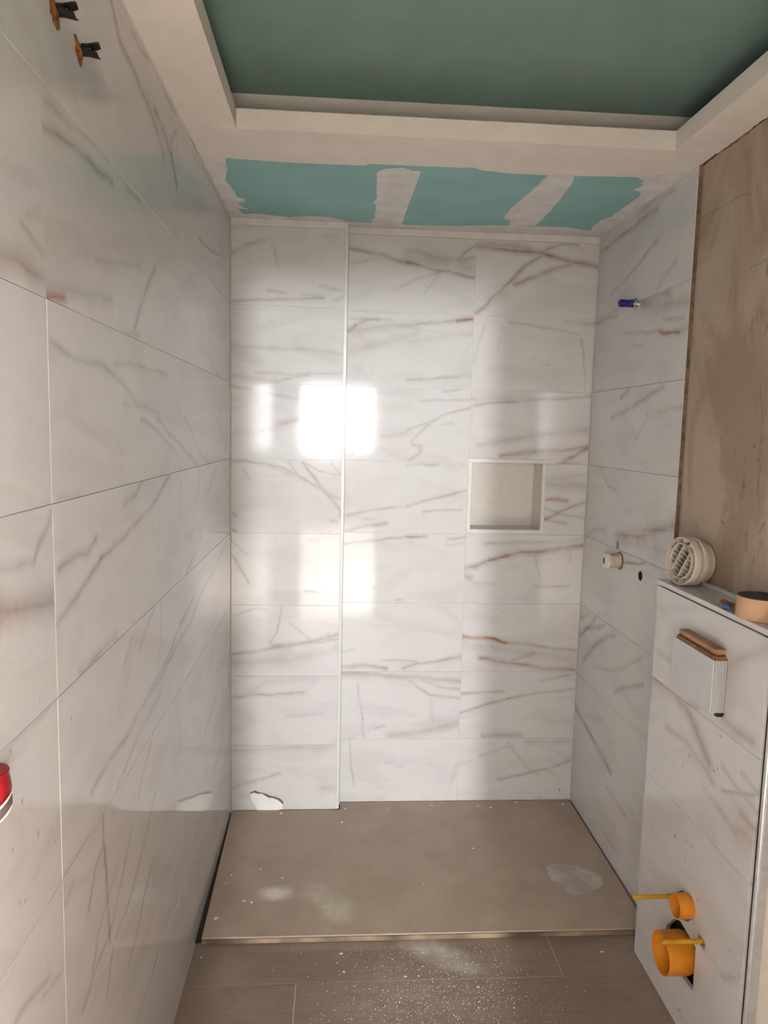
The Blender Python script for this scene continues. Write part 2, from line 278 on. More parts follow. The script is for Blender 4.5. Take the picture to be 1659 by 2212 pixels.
def frame_of(axis):
    a = Vector(axis).normalized(); t = Vector((0, 0, 1)) if abs(a.z) < 0.9 else Vector((1, 0, 0))
    e1 = t.cross(a).normalized(); e2 = a.cross(e1); return a, e1, e2
def lathe(bm, origin, axis, prof, n=32, close=False, squash=1.0):
    """revolve (radius, distance along axis) profile"""
    a, e1, e2 = frame_of(axis); o = Vector(origin); rings = []
    for r, h in prof:
        if r < 1e-6: rings.append([bm.verts.new(o + a*h)])
        else: rings.append([bm.verts.new(o + a*h + (e1*math.cos(2*math.pi*k/n) + e2*squash*math.sin(2*math.pi*k/n))*r) for k in range(n)])
    pairs = list(zip(rings[:-1], rings[1:]))
    if close: pairs.append((rings[-1], rings[0]))
    for A, B in pairs:
        for k in range(n):
            k2 = (k+1) % n
            if len(A) == 1 and len(B) == 1: continue
            if len(A) == 1: bm.faces.new((A[0], B[k], B[k2]))
            elif len(B) == 1: bm.faces.new((A[k], A[k2], B[0]))
            else: bm.faces.new((A[k], A[k2], B[k2], B[k]))
def mklathe(name, mat, parent, origin, axis, prof, n=32, close=False, squash=1.0):
    bm = bmesh.new(); lathe(bm, origin, axis, prof, n, close, squash); return mesh(name, bm, mat, parent, True)
def prism(bm, pts, vec):
    """extrude a planar polygon (list of Vectors) along vec"""
    A = [bm.verts.new(p) for p in pts]; B = [bm.verts.new(Vector(p)+Vector(vec)) for p in pts]
    bm.faces.new(A); bm.faces.new(B[::-1])
    for i in range(len(pts)):
        j = (i+1) % len(pts); bm.faces.new((A[i], A[j], B[j], B[i]))
def mkprism(name, mat, parent, pts, vec):
    bm = bmesh.new(); prism(bm, [Vector(p) for p in pts], vec); return mesh(name, bm, mat, parent)
def rough_poly(pts, amp, step):
    out = []
    for a, b in zip(pts, pts[1:]+pts[:1]):
        a = Vector(a); b = Vector(b); n = max(1, int((b-a).length/step)); d = (b-a)
        nrm = Vector((-d.y, d.x, 0)) if abs(d.z) < 1e-6 else (Vector((0, -d.z, d.y)) if abs(d.x) < 1e-6 else Vector((-d.z, 0, d.x)))
        nrm.normalize()
        for k in range(n):
            out.append(a + d*(k/n) + (nrm*random.uniform(-amp, amp) if k else Vector()))
    return out
def cut(objs, bm):
    """subtract a cutter from real geometry"""
    bmesh.ops.recalc_face_normals(bm, faces=bm.faces[:])
    me = bpy.data.meshes.new('cutter'); bm.to_mesh(me); bm.free()
    c = bpy.data.objects.new('cutter', me); COL.objects.link(c)
    for o in objs:
        md = o.modifiers.new('cut', 'BOOLEAN'); md.operation = 'DIFFERENCE'; md.object = c; md.solver = 'EXACT'
        bpy.context.view_layer.update()
        ev = o.evaluated_get(bpy.context.evaluated_depsgraph_get())
        nm = bpy.data.meshes.new_from_object(ev); o.modifiers.clear(); o.data = nm
    bpy.data.objects.remove(c, do_unlink=True)

# ------------------------------------------------------------------ plain materials
M = {}
M['grout'] = simple('white_grout', (226, 221, 215), 0.8, 0.03)
M['plaster'] = simple('white_paint', (232, 223, 213), 0.75, 0.02, 12)
M['compound'] = simple('joint_compound', (226, 222, 219), 0.8, 0.05, 14, bump=0.05)
M['hall'] = simple('hall_paint', (225, 218, 208), 0.8, 0.03, 5)
M['hall_brown'] = simple('hall_brown_dimming', (118, 98, 82), 0.7, 0.06, 5)  # brown chosen to dim the hallway's reflection and bounce
M['green'] = simple('green_plasterboard', (124, 150, 140), 0.75, 0.03, 8)
M['green2'] = simple('green_plasterboard_bare', (146, 190, 188), 0.75, 0.03, 8)
M['white_plastic'] = simple('white_plastic', (226, 222, 214), 0.35, 0.03)
M['niche'] = simple('niche_acrylic', (222, 214, 204), 0.3, 0.02)
M['trim'] = simple('white_trim', (225, 222, 218), 0.35, 0.02)
M['alu'] = simple('aluminium', (226, 232, 236), 0.3, 0.04, 40, metal=0.55)
M['dark'] = simple('dark_cavity', (52, 44, 38), 0.9, 0.2)
M['black'] = simple('black_plastic', (22, 24, 24), 0.5, 0.2, 80)
M['ochre'] = simple('ochre_foam', (150, 92, 32), 0.6, 0.35, 90, bump=0.4)
M['blue'] = simple('blue_plastic', (28, 36, 120), 0.4, 0.15, 60)
M['bluehandle'] = simple('blue_handle', (20, 90, 170), 0.4, 0.1)
M['brass'] = simple('brass', (150, 116, 78), 0.4, 0.2, 60, metal=0.7)
M['chrome'] = simple('chrome', (190, 188, 184), 0.25, 0.1, 60, metal=1.0)
M['orange'] = simple('orange_plastic', (222, 140, 38), 0.4, 0.06, 20)
M['yellow'] = simple('yellow_sleeve', (205, 150, 40), 0.45, 0.08, 40)
M['tape'] = simple('masking_tape', (206, 168, 132), 0.7, 0.06, 30)
M['tape_core'] = simple('tape_core', (90, 84, 88), 0.7, 0.2, 60)
M['wood'] = simple('wood_offcut', (186, 140, 106), 0.6, 0.12, 40)
M['clay'] = simple('brown_board_edge', (150, 104, 70), 0.7, 0.2, 60)
M['guard'] = simple('guard_plastic', (214, 216, 216), 0.5, 0.02, 20)
M['red'] = simple('red_plastic', (164, 26, 40), 0.4, 0.12, 30)
M['sticker'] = simple('sticker', (225, 215, 210), 0.5, 0.03)
M['ink'] = simple('sticker_print', (95, 85, 85), 0.6, 0.1)
M['beige'] = simple('beige_sleeve', (196, 184, 170), 0.6, 0.1, 60)
M['crumb'] = simple('plaster_crumb', (228, 220, 208), 0.8, 0.08, 90)
M['tray_edge'] = simple('tray_cut_edge', (150, 131, 108), 0.8, 0.35, 6)
M['filler'] = simple('white_filler', (246, 243, 238), 0.8, 0.02, 20)
M['wall_core'] = simple('wall_core', (132, 108, 84), 0.9, 0.2, 40)
M['vent'] = simple('vent_plastic', (214, 204, 190), 0.4, 0.03)
def film_mat():
    t = NT('plastic_film'); t.b.inputs['Base Color'].default_value = lin((240, 236, 230))
    t.b.inputs['Roughness'].default_value = 0.5
    nz = t.noise(t.pos(), 14.0, 2.0); t.L(t.rng(nz.outputs[0], 0.35, 0.65, 0.30, 0.50), t.b.inputs['Alpha'])
    t.bump(nz.outputs[0], 0.12)
    return t.m
M['film'] = film_mat()
def ellipse_mask(t, p, cx, cy, a, b, ang):
    sp = t.vec('SUBTRACT', p, (cx, cy, 0)); c, s = math.cos(ang), math.sin(ang)
    u = t.vec('DOT_PRODUCT', sp, (c/a, s/a, 0)); v = t.vec('DOT_PRODUCT', sp, (-s/b, c/b, 0))
    r = t.math('SQRT', t.math('ADD', t.math('MULTIPLY', u, u), t.math('MULTIPLY', v, v)))
    return t.rng(r, 0.25, 1.0, 1.0, 0.0)
def dusty(name, ca, cb_, dusts, grain, rough, fine):
    t = NT(name); p = t.pos()
    n0 = t.noise(t.vec('MULTIPLY', p, grain), 6.0, 5.0, 0.6)
    col = t.mix(t.rng(n0.outputs[0], 0.3, 0.7, 0, 1), lin(ca), lin(cb_))
    cl = t.noise(p, 4.0, 3.0); col = t.mix(t.rng(cl.outputs[0], 0.45, 0.7, 0, 0.35), col, lin((172, 154, 138)))
    dn = t.noise(p, 22.0, 4.0, 0.6); sp = t.noise(p, fine, 2.0, 0.6)
    for (cx, cy, a, b, ang, s, rgb) in dusts:
        m = t.math('MULTIPLY', ellipse_mask(t, p, cx, cy, a, b, ang), t.rng(dn.outputs[0], 0.25, 0.75, 0.35*s, s*1.25), clamp=True)
        col = t.mix(m, col, lin(rgb))
    fl = t.math('MULTIPLY', t.rng(sp.outputs[0], 0.66, 0.74, 0, 0.5), t.rng(cl.outputs[0], 0.4, 0.65, 0, 1))
    col = t.mix(fl, col, lin((205, 194, 180)))
    t.L(col, t.b.inputs['Base Color']); t.b.inputs['Roughness'].default_value = rough
    t.b.inputs['Specular IOR Level'].default_value = 0.35
    t.bump(sp.outputs[0], 0.08, 0.003)
    return t.m
def fl(x, y, z=0.0): return at(x, y, 2, z)
d1, d2, d3 = fl(597, 1930, TZ), fl(705, 1942, TZ), fl(730, 1975, TZ)
M['tray'] = dusty('tray_stone', (186, 168, 150), (174, 155, 137),
    [(d1.x, d1.y, .085, .055, 0, .95, (232, 226, 214)), (d2.x, d2.y, .15, .075, -.75, .8, (214, 206, 186)), (d3.x, d3.y, .08, .06, -.4, .8, (210, 204, 180)), (.30, -.30, .5, .3, .3, .12, (210, 196, 180))], (1, 1, 1), 0.55, 260)
e1, e2 = fl(950, 2062), fl(880, 2160)
M['plank'] = dusty('wood_look_plank', (143, 124, 109), (133, 114, 99),
    [(e1.x, e1.y, .19, .075, -.6, .85, (208, 200, 190)), (e2.x, e2.y, .40, .16, 0, .35, (190, 176, 160)), (0.5, -0.865, .5, .03, 0, .4, (190, 174, 154))], (1, 14, 1), 0.5, 240)
def bare_wall():
    t = NT('bare_plaster'); p = t.pos(); sp = t.n('ShaderNodeSeparateXYZ'); t.L(p, sp.inputs[0])
    cb = t.n('ShaderNodeCombineXYZ'); t.L(sp.outputs[1], cb.inputs[0]); t.L(sp.outputs[2], cb.inputs[1]); uv0 = cb.outputs[0]
    n1 = t.noise(t.vec('MULTIPLY', uv0, (1, .5, 1)), 4.0, 4.0, 0.55, 0.8)
    col = t.mix(t.rng(n1.outputs[0], 0.40, 0.60, 0, 1), lin((190, 172, 155)), lin((168, 147, 128)))
    n2 = t.noise(t.vec('MULTIPLY', uv0, (5, 1.6, 1)), 6.0, 5.0, 0.75)
    y = sp.outputs[1]
    near = t.rng(y, -1.16, -1.04, 1.0, 0.0)
    col = t.mix(t.math('MULTIPLY', t.rng(n2.outputs[0], 0.54, 0.72, 0, .6), near), col, lin((84, 70, 58)))
    nn = t.noise(uv0, 30.0, 2.0)
    uv = t.vec('MULTIPLY', t.vec('ADD', uv0, t.vec('SCALE', t.vec('SUBTRACT', nn.outputs['Color'], (.5, .5, .5)), scale=0.015)), (1, 1, 0))
    cr = []
    for w, s, *pts in [(2.5, .4, (1508, 479), (1523, 466), (1565, 445), (1595, 424), (1621, 419)), (3, .4, (1620, 577), (1659, 562)), (3, .4, (1642, 830), (1647, 900), (1641, 990)), (4, .55, (1640, 1150), (1652, 1130)),
                       (4, .4, (1612, 1150), (1612, 1190)), (6, .25, (1505, 1135), (1507, 1150)), (5, .5, (1563, 1132), (1558, 1128)), (6, .6, (1630, 960), (1630, 964))]:
        q = [(at(x, yy, 0, XB).y, at(x, yy, 0, XB).z) for x, yy in pts]; cr.append(('k', w*.001, s, q))
    m = vein_masks(t, uv, segs_of(cr))['k']
    col = t.mix(m, col, lin((70, 56, 46)))
    a1, a2 = at(1566, 1122, 0, XB), at(1574, 1105, 0, XB)
    m2 = vein_masks(t, uv, [('w', .01, .6, (a1.y, a1.z), (a2.y, a2.z))])['w']; col = t.mix(m2, col, lin((196, 180, 162)))
    t.L(col, t.b.inputs['Base Color']); t.b.inputs['Roughness'].default_value = 0.9
    t.bump(t.noise(p, 60.0, 4.0).outputs[0], 0.15, 0.01)
    return t.m
M['bare'] = bare_wall()

# ------------------------------------------------------------------ structure: floor, walls, ceiling
def struct(name, bm, mat, label, cat, smooth=False):
    o = mesh(name, bm, mat, None, smooth); return tag(o, label, cat, 'structure')
bm = bmesh.new(); box(bm, -.12, W+.13, YD, .02, -.12, -.0016)
floor = struct('floor', bm, M['grout'], 'brown wood-look plank floor in front of the shower tray', 'floor')
PWD = 0.2; rows = []
y = TF + 0.027
k = 0
while y > YD:
    y0 = max(YD, y-PWD); off = [1.131, .327, .70, .05][k % 4]
    cuts = [-.0] + sorted(c for c in (off-1.2, off, off+1.2) if 0.02 < c < W-.02) + [XB if k > 1 else W]
    for a, b in zip(cuts[:-1], cuts[1:]):
        mkbox('plank', M['plank'], floor, a+.001, b-.001, y0+.001, y-.001, -.012, 0.0, bev=.0006)
    y = y0; k += 1
bm = bmesh.new(); box(bm, -.14, -.0022, YD-.1, .25, -.02, CZ+.1)
wall_left = struct('wall_left', bm, M['grout'], 'long glossy white marble-tiled wall on the left', 'wall')
bm = bmesh.new(); box(bm, -.002, W+.16, .0022, .25, -.02, CZ+.1)
wall_back = struct('wall_back', bm, M['grout'], 'white marble-tiled shower wall at the back with the niche', 'wall')
bm = bmesh.new(); box(bm, XB, W+.16, YD-.1, .006, -.02, CZ+.1)
wall_right = struct('wall_right', bm, M['bare'], 'right wall, marble-tiled in the shower and bare brown plaster towards the camera', 'wall')
bm = bmesh.new(); box(bm, -.002, BX-.010, -BD+.0022, .002, 0.0, CZ)
boxing = struct('wall_boxing', bm, M['grout'], 'marble-tiled pipe boxing standing proud in the back left corner', 'wall')
bm = bmesh.new()
box(bm, .77, XB, YD-.1, YD, 0, CZ+.1); box(bm, -.002, .13, YD-.1, YD, 0, CZ+.1); box(bm, .13, .77, YD-.1, YD, 2.0, CZ+.1)
struct('wall_front', bm, M['plaster'], 'white wall with the doorway behind the camera', 'wall')

rowz = [Z1 + RH*i for i in range(8)]
zs = [TZ] + rowz
tilt = lambda: random.uniform(-.0009, .0009)
tile_no = [0]
TILES = {}
def add_tile(key, parent, plane, val, sgn, u0, u1, v0, v1, src, g=.0004, th=.012):
    tile_no[0] += 1
    ax = 1 if plane == 'y' else 0
    veins = tile_veins(src, ax, val, u0, u1, v0, v1, plane)
    m = marble('marble_%02d' % tile_no[0], plane, veins, tile_no[0]*.73)
    bm = bmesh.new()
    if plane == 'y': box(bm, u0+g, u1-g, val, val+th, v0+g, v1-g, bev=.0006)
    else: box(bm, min(val, val+sgn*th), max(val, val+sgn*th), u0+g, u1-g, v0+g, v1-g, bev=.0006)
    c = Vector((0, 0, 0))
    for v in bm.verts: c += v.co
    c /= len(bm.verts)
    R = Matrix.Rotation(tilt(), 4, 'Z') @ Matrix.Rotation(tilt()*.8, 4, 'X' if plane == 'y' else 'Y')
    bmesh.ops.transform(bm, matrix=Matrix.Translation(c) @ R @ Matrix.Translation(-c), verts=bm.verts[:])
    o = mesh('tile', bm, m, parent); TILES[key] = o
    return o
for i in range(8):
    za, zb = zs[i], zs[i+1]
    add_tile(('box', i), boxing, 'y', -BD, 1, .0012, BX-.011, za, zb, V_BOX)
    add_tile(('c2', i), wall_back, 'y', 0.0, 1, BX+.002, XJ, za, zb, V_C2)
    add_tile(('c3', i), wall_back, 'y', 0.0, 1, XJ, W-.0012, za, zb, V_C3)
    add_tile(('r', i), wall_right, 'x', W, 1, TE, -.0005, za, zb, V_R)
    zl = 0.0 if i == 0 else za
    add_tile(('l1', i), wall_left, 'x', 0.0, -1, Y1, -BD+.012 if False else -BD, zl, zb, V_L)
    add_tile(('l2', i), wall_left, 'x', 0.0, -1, Y1-.9, Y1, zl, zb, V_L)
    add_tile(('l3', i), wall_left, 'x', 0.0, -1, Y1-1.8, Y1-.9, zl, zb, V_L)
    add_tile(('l4', i), wall_left, 'x', 0.0, -1, YD, Y1-1.8, zl, zb, V_L)
# narrow filler strips between the top row and the soffit
mkbox('top_strip', M['compound'], boxing, .001, BX-.011, -BD-.001, -BD+.01, rowz[7]+.0005, H-.0005)
mkbox('top_strip', M['compound'], wall_back, BX+.002, W, -.001, .01, rowz[7]+.0005, H-.0005)
add_tile(('r', 8), wall_right, 'x', W, 1, TE, -.0005, rowz[7], H, V_R)
for a_, b_ in ((Y1, -BD), (Y1-.9, Y1), (Y1-1.8, Y1-.9), (YD, Y1-1.8)): add_tile(('ls', a_), wall_left, 'x', 0.0, -1, a_, b_, rowz[7], H, V_L)
# return face of the boxing and its white corner profile
mkbox('return_tile', M['trim'], boxing, BX-.012, BX, -BD+.002, -.001, TZ, H-.001)
bm = bmesh.new(); box(bm, BX-.011, BX+.0012, -BD-.0015, -BD+.010, TZ+.001, H-.004, bev=.0006); box(bm, BX-.002, BX+.0014, -BD+.010, -BD+.022, TZ+.001, H-.004)
t1 = struct('trim_1', bm, M['trim'], 'slim white corner profile running up the edge of the tiled pipe boxing', 'trim')

# ceiling
bm = bmesh.new(); box(bm, -.14, W+.16, YD-.1, LY+CG+.3, CZ, CZ+.1)
ceiling = struct('ceiling', bm, M['green'], 'green moisture-resistant plasterboard ceiling with a white dropped border', 'ceiling')
mkbox('soffit_board', M['green2'], ceiling, -.004, W+.006, LY+.012, .008, H, H+.0125)
mkbox('soffit_board', M['plaster'], ceiling, -.004, LX0-.012, YD, LY+.012, H, H+.0125)
mkbox('soffit_board', M['plaster'], ceiling, LX1+.012, XB, YD, LY+.012, H, H+.0125)
mkbox('cove_lip', M['plaster'], ceiling, LX0-.012, LX1+.012, LY, LY+.012, H, H+LT)
mkbox('cove_lip', M['plaster'], ceiling, LX0-.012, LX0, YD, LY, H, H+LT)
mkbox('cove_lip', M['plaster'], ceiling, LX1, LX1+.012, YD, LY, H, H+LT)
mkbox('cove_riser', M['plaster'], ceiling, -.004, XB, LY+CG, LY+CG+.012, H+.0125, CZ)
def soffit(name, mat, px, amp=.0022, th=.0008):
    pts = [q if isinstance(q, Vector) else at(q[0], q[1], 2, H) for q in px]
    pts = [Vector((min(max(p.x, .0005), W+.0055), min(p.y, -.0005), H)) for p in pts]
    return mkprism(name, mat, ceiling, rough_poly(pts, amp, .012), (0, 0, -th))
A = at
soffit('paint_band', M['plaster'], [Vector((0,-.62,H)),(488,341),(600,349),(700,354),(790,357),(797,353),(830,355),(1000,362),(1022,361),(1040,367),(1100,374),(1180,378),(1230,379),(1378,382),(1385,386),Vector((W+.0055,-.60,H)),Vector((W+.0055,LY+.0005,H)),Vector((0,LY+.0005,H))], .001)
soffit('joint_compound', M['compound'], [(428,345),(488,342),(490,365),(485,390),(497,402),(508,415),(511,425),(530,429),(528,436),(512,438),(535,452),(515,450),(527,462),(495,466),(460,405)], .003, .0012)
soffit('joint_compound', M['compound'], [(815,372),(830,365),(870,362),(890,369),(909,370),(895,410),(875,460),(868,486),(805,481),(803,475),(810,470),(812,440),(805,438),(814,430),(814,400)], .002, .0012)
soffit('joint_compound', M['compound'], [(1188,376),(1243,377),(1235,395),(1210,430),(1185,460),(1157,487),(1100,486),(1103,476),(1087,471),(1105,450),(1150,410)], .002, .0012)
soffit('joint_compound', M['compound'], [(1376,381),(1391,390),(1384,395),(1390,399),(1369,410),(1386,415),(1382,424),(1345,450),(1320,468),(1300,475),(1282,487),(1276,503),(1298,513),(1400,438),(1500,365),(1440,375)], .003, .0012)
soffit('joint_compound', M['compound'], [(495,465),(545,461),(590,465),(625,469),(665,466),(715,469),(735,474),(760,479),(800,481),(868,485),(960,488),(1100,487),(1160,489),(1230,491),(1276,499),(1296,513),(1100,504),(900,497),(757,489),(497,477)], .0015, .001)
# torn plaster along the top of the bare wall
tp = [at(x, y, 0, XB) for x, y in [(1512,352),(1530,333),(1560,315),(1600,290),(1640,262),(1659,246),(1659,252),(1630,276),(1600,299),(1560,326),(1545,338),(1520,358)]]
mkprism('torn_edge', M['wall_core'], wall_right, rough_poly([Vector((XB, p.y, min(p.z, H-.001))) for p in tp], .004, .012), (-.002, 0, 0))
# exposed tile edge and adhesive line at the end of the right-hand tiles
mkbox('tile_edge', M['wall_core'], wall_right, W+.002, XB, TE-.004, TE, 1.19, H)

# low installation wall
bm = bmesh.new(); box(bm, PX+.013, W+.01, PY0-.014, PY0-.004, .0, PZ); box(bm, PX+.013, W+.01, PY1+.004, PY1+.014, .0, PZ)
box(bm, PX+.013, PX+.05, PY1+.014, PY1+.05, 0, PZ); box(bm, PX+.013, PX+.05, PY0-.05, PY0-.014, 0, PZ)
low = struct('wall_low', bm, M['wall_core'], 'low tiled installation wall with ledge, pipes and flush plate guard at the right', 'wall')
pz = [0.002, Z1, Z1+RH, Z1+2*RH, PZ-.003]
for i in range(4): add_tile(('p', i), low, 'x', PX, 1, PY1+.026, PY0, pz[i], pz[i+1], V_P)
mkbox('end_tile', M['grout'], low, PX+.004, XB, PY1-.004, PY1+.004, .002, PZ-.003)
mkbox('end_tile', M['grout'], low, PX+.004, XB, PY0-.004, PY0+.0, .002, PZ-.003)
mkbox('joint_gap', M['dark'], low, PX+.008, PX+.02, PY1+.004, PY1+.03, .002, PZ-.003)
mled = marble('marble_ledge', 'x', [], 31.0)
ledge = mkbox('ledge', mled, low, PX-.003, XB, PY1-.006, PY0+.003, PZ+.002, PZ+.0155, bev=.0008)
LZ = PZ+.0155
mkbox('rear_strip', M['trim'], low, XB-.014, XB-.001, PY1, PY0-.09, LZ, LZ+.012, bev=.001)
bm = bmesh.new()
lathe(bm, (PX+.002, PY1, .002), (0, 0, 1), [(.001, 0), (.0065, 0), (.0065, PZ-.006), (.001, PZ-.006)], 20)
box(bm, PX+.002, PX+.02, PY1-.008, PY1-.005, .002, PZ-.004)
mesh('corner_profile', bm, M['alu'], low, True)['label'] = 'bright aluminium corner profile'

# ------------------------------------------------------------------ hallway behind the doorway (source of the daylight)
def hall(name, label, *boxes):
    bm = bmesh.new()
    for b in boxes: box(bm, *b)
    struct(name, bm, M['hall_brown' if name.endswith(('_end', '_left')) else 'hall'], label, name.split('_')[0])
hall('floor_hallway', 'pale floor of the hallway behind the camera', (-1.2, 2.1, -9.5, YD, -.12, -.001))
hall('ceiling_hallway', 'white ceiling of the hallway behind the camera', (-1.2, 2.1, -9.5, YD-.1, 2.5, 2.6))
hall('wall_hallway_left', 'brown left wall of the hallway behind the camera', (-1.3, -1.2, -9.5, YD-.1, -.1, 2.6))  # browned to send less light onto the low wall
hall('wall_hallway_right', 'white right wall of the hallway with an opening at the added fill lamp', (2.0, 2.1, -9.5, -5.6, -.1, 2.6), (2.0, 2.1, -3.6, YD-.1, -.1, 2.6), (2.0, 2.1, -5.6, -3.6, 2.47, 2.6))
hall('wall_hallway_end', 'end wall of the hallway, browned to dim its reflection, with a wide window', (-1.2, 2.0, -9.5, -9.38, -.1, 1.29), (-1.2, 2.0, -9.5, -9.38, 2.43, 2.6), (-1.2, -1.11, -9.5, -9.38, 1.29, 2.43), (.99, 2.0, -9.5, -9.38, 1.29, 2.43))
hall('wall_hallway_front', 'white hallway wall beside the bathroom doorway', (-1.2, -.14, YD-.1, YD, -.1, 2.6), (W+.16, 2.1, YD-.1, YD, -.1, 2.6))

# ------------------------------------------------------------------ shower tray
tray = empty('shower_tray', (0.74, -.42, 0), 'wide brown stone-effect shower tray littered with plaster dust', 'shower tray')
mkprism('slab', M['tray'], tray, [(.021, TF+.004, 0), (W-.010, TF+.004, 0), (W-.005, -.005, 0), (BX+.006, -.005, 0), (BX+.006, -BD-.006, 0), (.006, -BD-.006, 0)], (0, 0, TZ))
mkbox('joint_gap', M['dark'], tray, .0005, W-.0005, TF+.006, -BD-.0005, .0, .006)
mkbox('joint_gap', M['dark'], tray, BX+.002, W-.0005, -BD, -.0005, .0, .006)
mkbox('front_edge', M['tray_edge'], tray, .021, W-.010, TF-.001, TF+.004, .0, TZ-.005, bev=.001)['label'] = 'pale cut front edge'

# ------------------------------------------------------------------ niche
nA, nB = at(1012, 990, 1, 0), at(1173, 1153, 1, 0)
NX0, NX1, NZ0, NZ1 = nA.x, nB.x, nB.z, nA.z
bm = bmesh.new(); box(bm, NX0+.004, NX1-.004, -.02, .19, NZ0+.004, NZ1-.004)
cut([TILES[k] for k in TILES if k[0] in ('c2', 'c3') and k[1] in (3, 4, 5)] + [wall_back], bm)
niche = empty('shower_niche', ((NX0+NX1)/2, 0, NZ0), 'square white recessed shelf niche set into the back shower wall', 'niche')
fw = .016
bm = bmesh.new()
for a in ((NX0, NX1, NZ1-fw, NZ1), (NX0, NX1, NZ0, NZ0+fw), (NX0, NX0+fw, NZ0+fw, NZ1-fw), (NX1-fw, NX1, NZ0+fw, NZ1-fw)):
    box(bm, a[0], a[1], -.006, .001, a[2], a[3], bev=.001)
mesh('frame', bm, M['white_plastic'], niche)
DN = .135
mkbox('back_panel', M['niche'], niche, NX0+.008, NX1-.008, DN, DN+.006, NZ0+.008, NZ1-.008)
for nm, a in (('side_panel', (NX0+.006, NX0+fw, 0, DN, NZ0+.008, NZ1-.008)), ('side_panel', (NX1-fw, NX1-.006, 0, DN, NZ0+.008, NZ1-.008)),
              ('shelf', (NX0+fw, NX1-fw, 0, DN, NZ0+.006, NZ0+fw)), ('top_panel', (NX0+fw, NX1-fw, 0, DN, NZ1-fw, NZ1-.006))):
    mkbox(nm, M['niche'], niche, *a)

# ------------------------------------------------------------------ fittings on the right wall
def wall_hole(objs, p, r, n=20, depth=.03, ax=(1, 0, 0)):
    bm = bmesh.new(); a = Vector(ax); lathe(bm, Vector(p)-a*.01, ax, [(0, 0), (r, 0), (r, depth), (0, depth)], n); cut(objs, bm)
def rtiles(z): return [TILES[('r', i)] for i in range(8) if zs[i]-.05 < z < zs[i+1]+.05]
pb = at(1374, 656, 0, W)
bp = empty('pipe_plug', pb, 'blue plastic test plug sticking out high on the right tiled wall', 'plug')
mklathe('collar', M['chrome'], bp, pb, (-1, 0, 0), [(0, -.002), (.0185, -.001), (.0185, .006), (.014, .009), (.013, .012)], 28)
mklathe('body', M['blue'], bp, pb, (-1, 0, 0), [(.0125, .006), (.0135, .012), (.0135, .022), (.0128, .023), (.0128, .026), (.0135, .027), (.0135, .056), (.0118, .061), (0, .061)], 10)
mklathe('nub', M['blue'], bp, pb, (-1, 0, 0), [(.004, .060), (.0035, .065), (0, .066)], 10)
po = at(1339, 1211, 0, W)
wo = empty('water_outlet', po, 'white capped water outlet on the right tiled wall with a rust stain', 'water outlet')
mklathe('collar', M['clay'], wo, po, (-1, 0, 0), [(0, -.002), (.034, -.001), (.034, .0015), (.030, .004), (.026, .006)], 28)
mklathe('body', M['beige'], wo, po, (-1, 0, 0), [(.029, .002), (.0285, .016), (.026, .028), (.0255, .040), (.027, .048)], 28)
bm = bmesh.new(); lathe(bm, po, (-1, 0, 0), [(.0275, .044), (.030, .048), (.030, .056), (.026, .060), (.012, .061), (.012, .058), (0, .058)], 28)
for v in bm.verts:
    d = v.co-po; ang = math.atan2(d.z, d.y); rr = math.hypot(d.y, d.z)
    if rr > .02: v.co.y = po.y+d.y*(1+.07*math.cos(6*ang)); v.co.z = po.z+d.z*(1+.07*math.cos(6*ang))
mesh('cap', bm, M['white_plastic'], wo, True)
mkbox('slot', M['dark'], wo, po.x-.0625, po.x-.060, po.y-.0015, po.y+.0015, po.z-.011, po.z+.011)
ph = at(1334, 1177, 0, W); wall_hole(rtiles(ph.z), ph, .0185)
ps = empty('pipe_sleeve', ph, 'small beige pipe sleeve in the drilled hole above the water outlet', 'pipe sleeve')
mklathe('ring', M['beige'], ps, ph+Vector((.009, 0, 0)), (-1, 0, 0), [(.0178, 0), (.0178, .0095), (.0135, .0095), (.0135, 0)], 20, True)
mklathe('seal', M['beige'], ps, ph+Vector((.009, 0, 0)), (-1, 0, 0), [(0, .003), (.0136, .003)], 20)
ph2 = at(1383, 1244, 0, W); wall_hole(rtiles(ph2.z)+[wall_right], ph2, .0175, depth=.05)
mklathe('hole_shade', M['dark'], wall_right, ph2+Vector((.038, 0, 0)), (-1, 0, 0), [(0, 0), (.0172, 0), (.0172, .0375)], 20)  # dark liner added to paint the shade inside the drilled hole

# ------------------------------------------------------------------ ledge: vent, valve, tape
VC = at(1483, 1212, 1, -1.035)
VAX = Vector((-.985, -.15, .06)).normalized()
vent = empty('air_vent', (VC.x, VC.y, LZ), 'round white louvred air vent leaning against the bare wall on the ledge', 'air vent')
va, v1, v2 = frame_of(VAX)
VR = .0705
VC = Vector((1.418, -1.005, LZ+VR*math.hypot(v1.z, v2.z)+.0005))
def vp(a, b, h): return VC + v1*a + v2*b + va*h
bmx = None
mklathe('outer_ring', M['vent'], vent, VC, VAX, [(VR-.008, -.012), (VR, -.010), (VR, .006), (VR-.002, .009), (VR-.005, .009), (VR-.006, .004)], 48, True)
mklathe('inner_ring', M['vent'], vent, VC, VAX, [(VR-.0195, -.014), (VR-.0195, .010), (VR-.0220, .010), (VR-.0220, -.014)], 44, True)
mklathe('rear_flange', M['vent'], vent, VC, VAX, [(VR-.012, -.036), (VR-.001, -.034), (VR-.001, -.024), (VR-.004, -.022), (VR-.012, -.022)], 48, True)
mklathe('body', M['vent'], vent, VC, VAX, [(VR-.012, -.010), (VR-.012, -.062), (VR-.014, -.062), (VR-.014, -.010)], 48, True)
mklathe('duct_floor', M['vent'], vent, VC, VAX, [(0, -.045), (VR-.014, -.045)], 40)
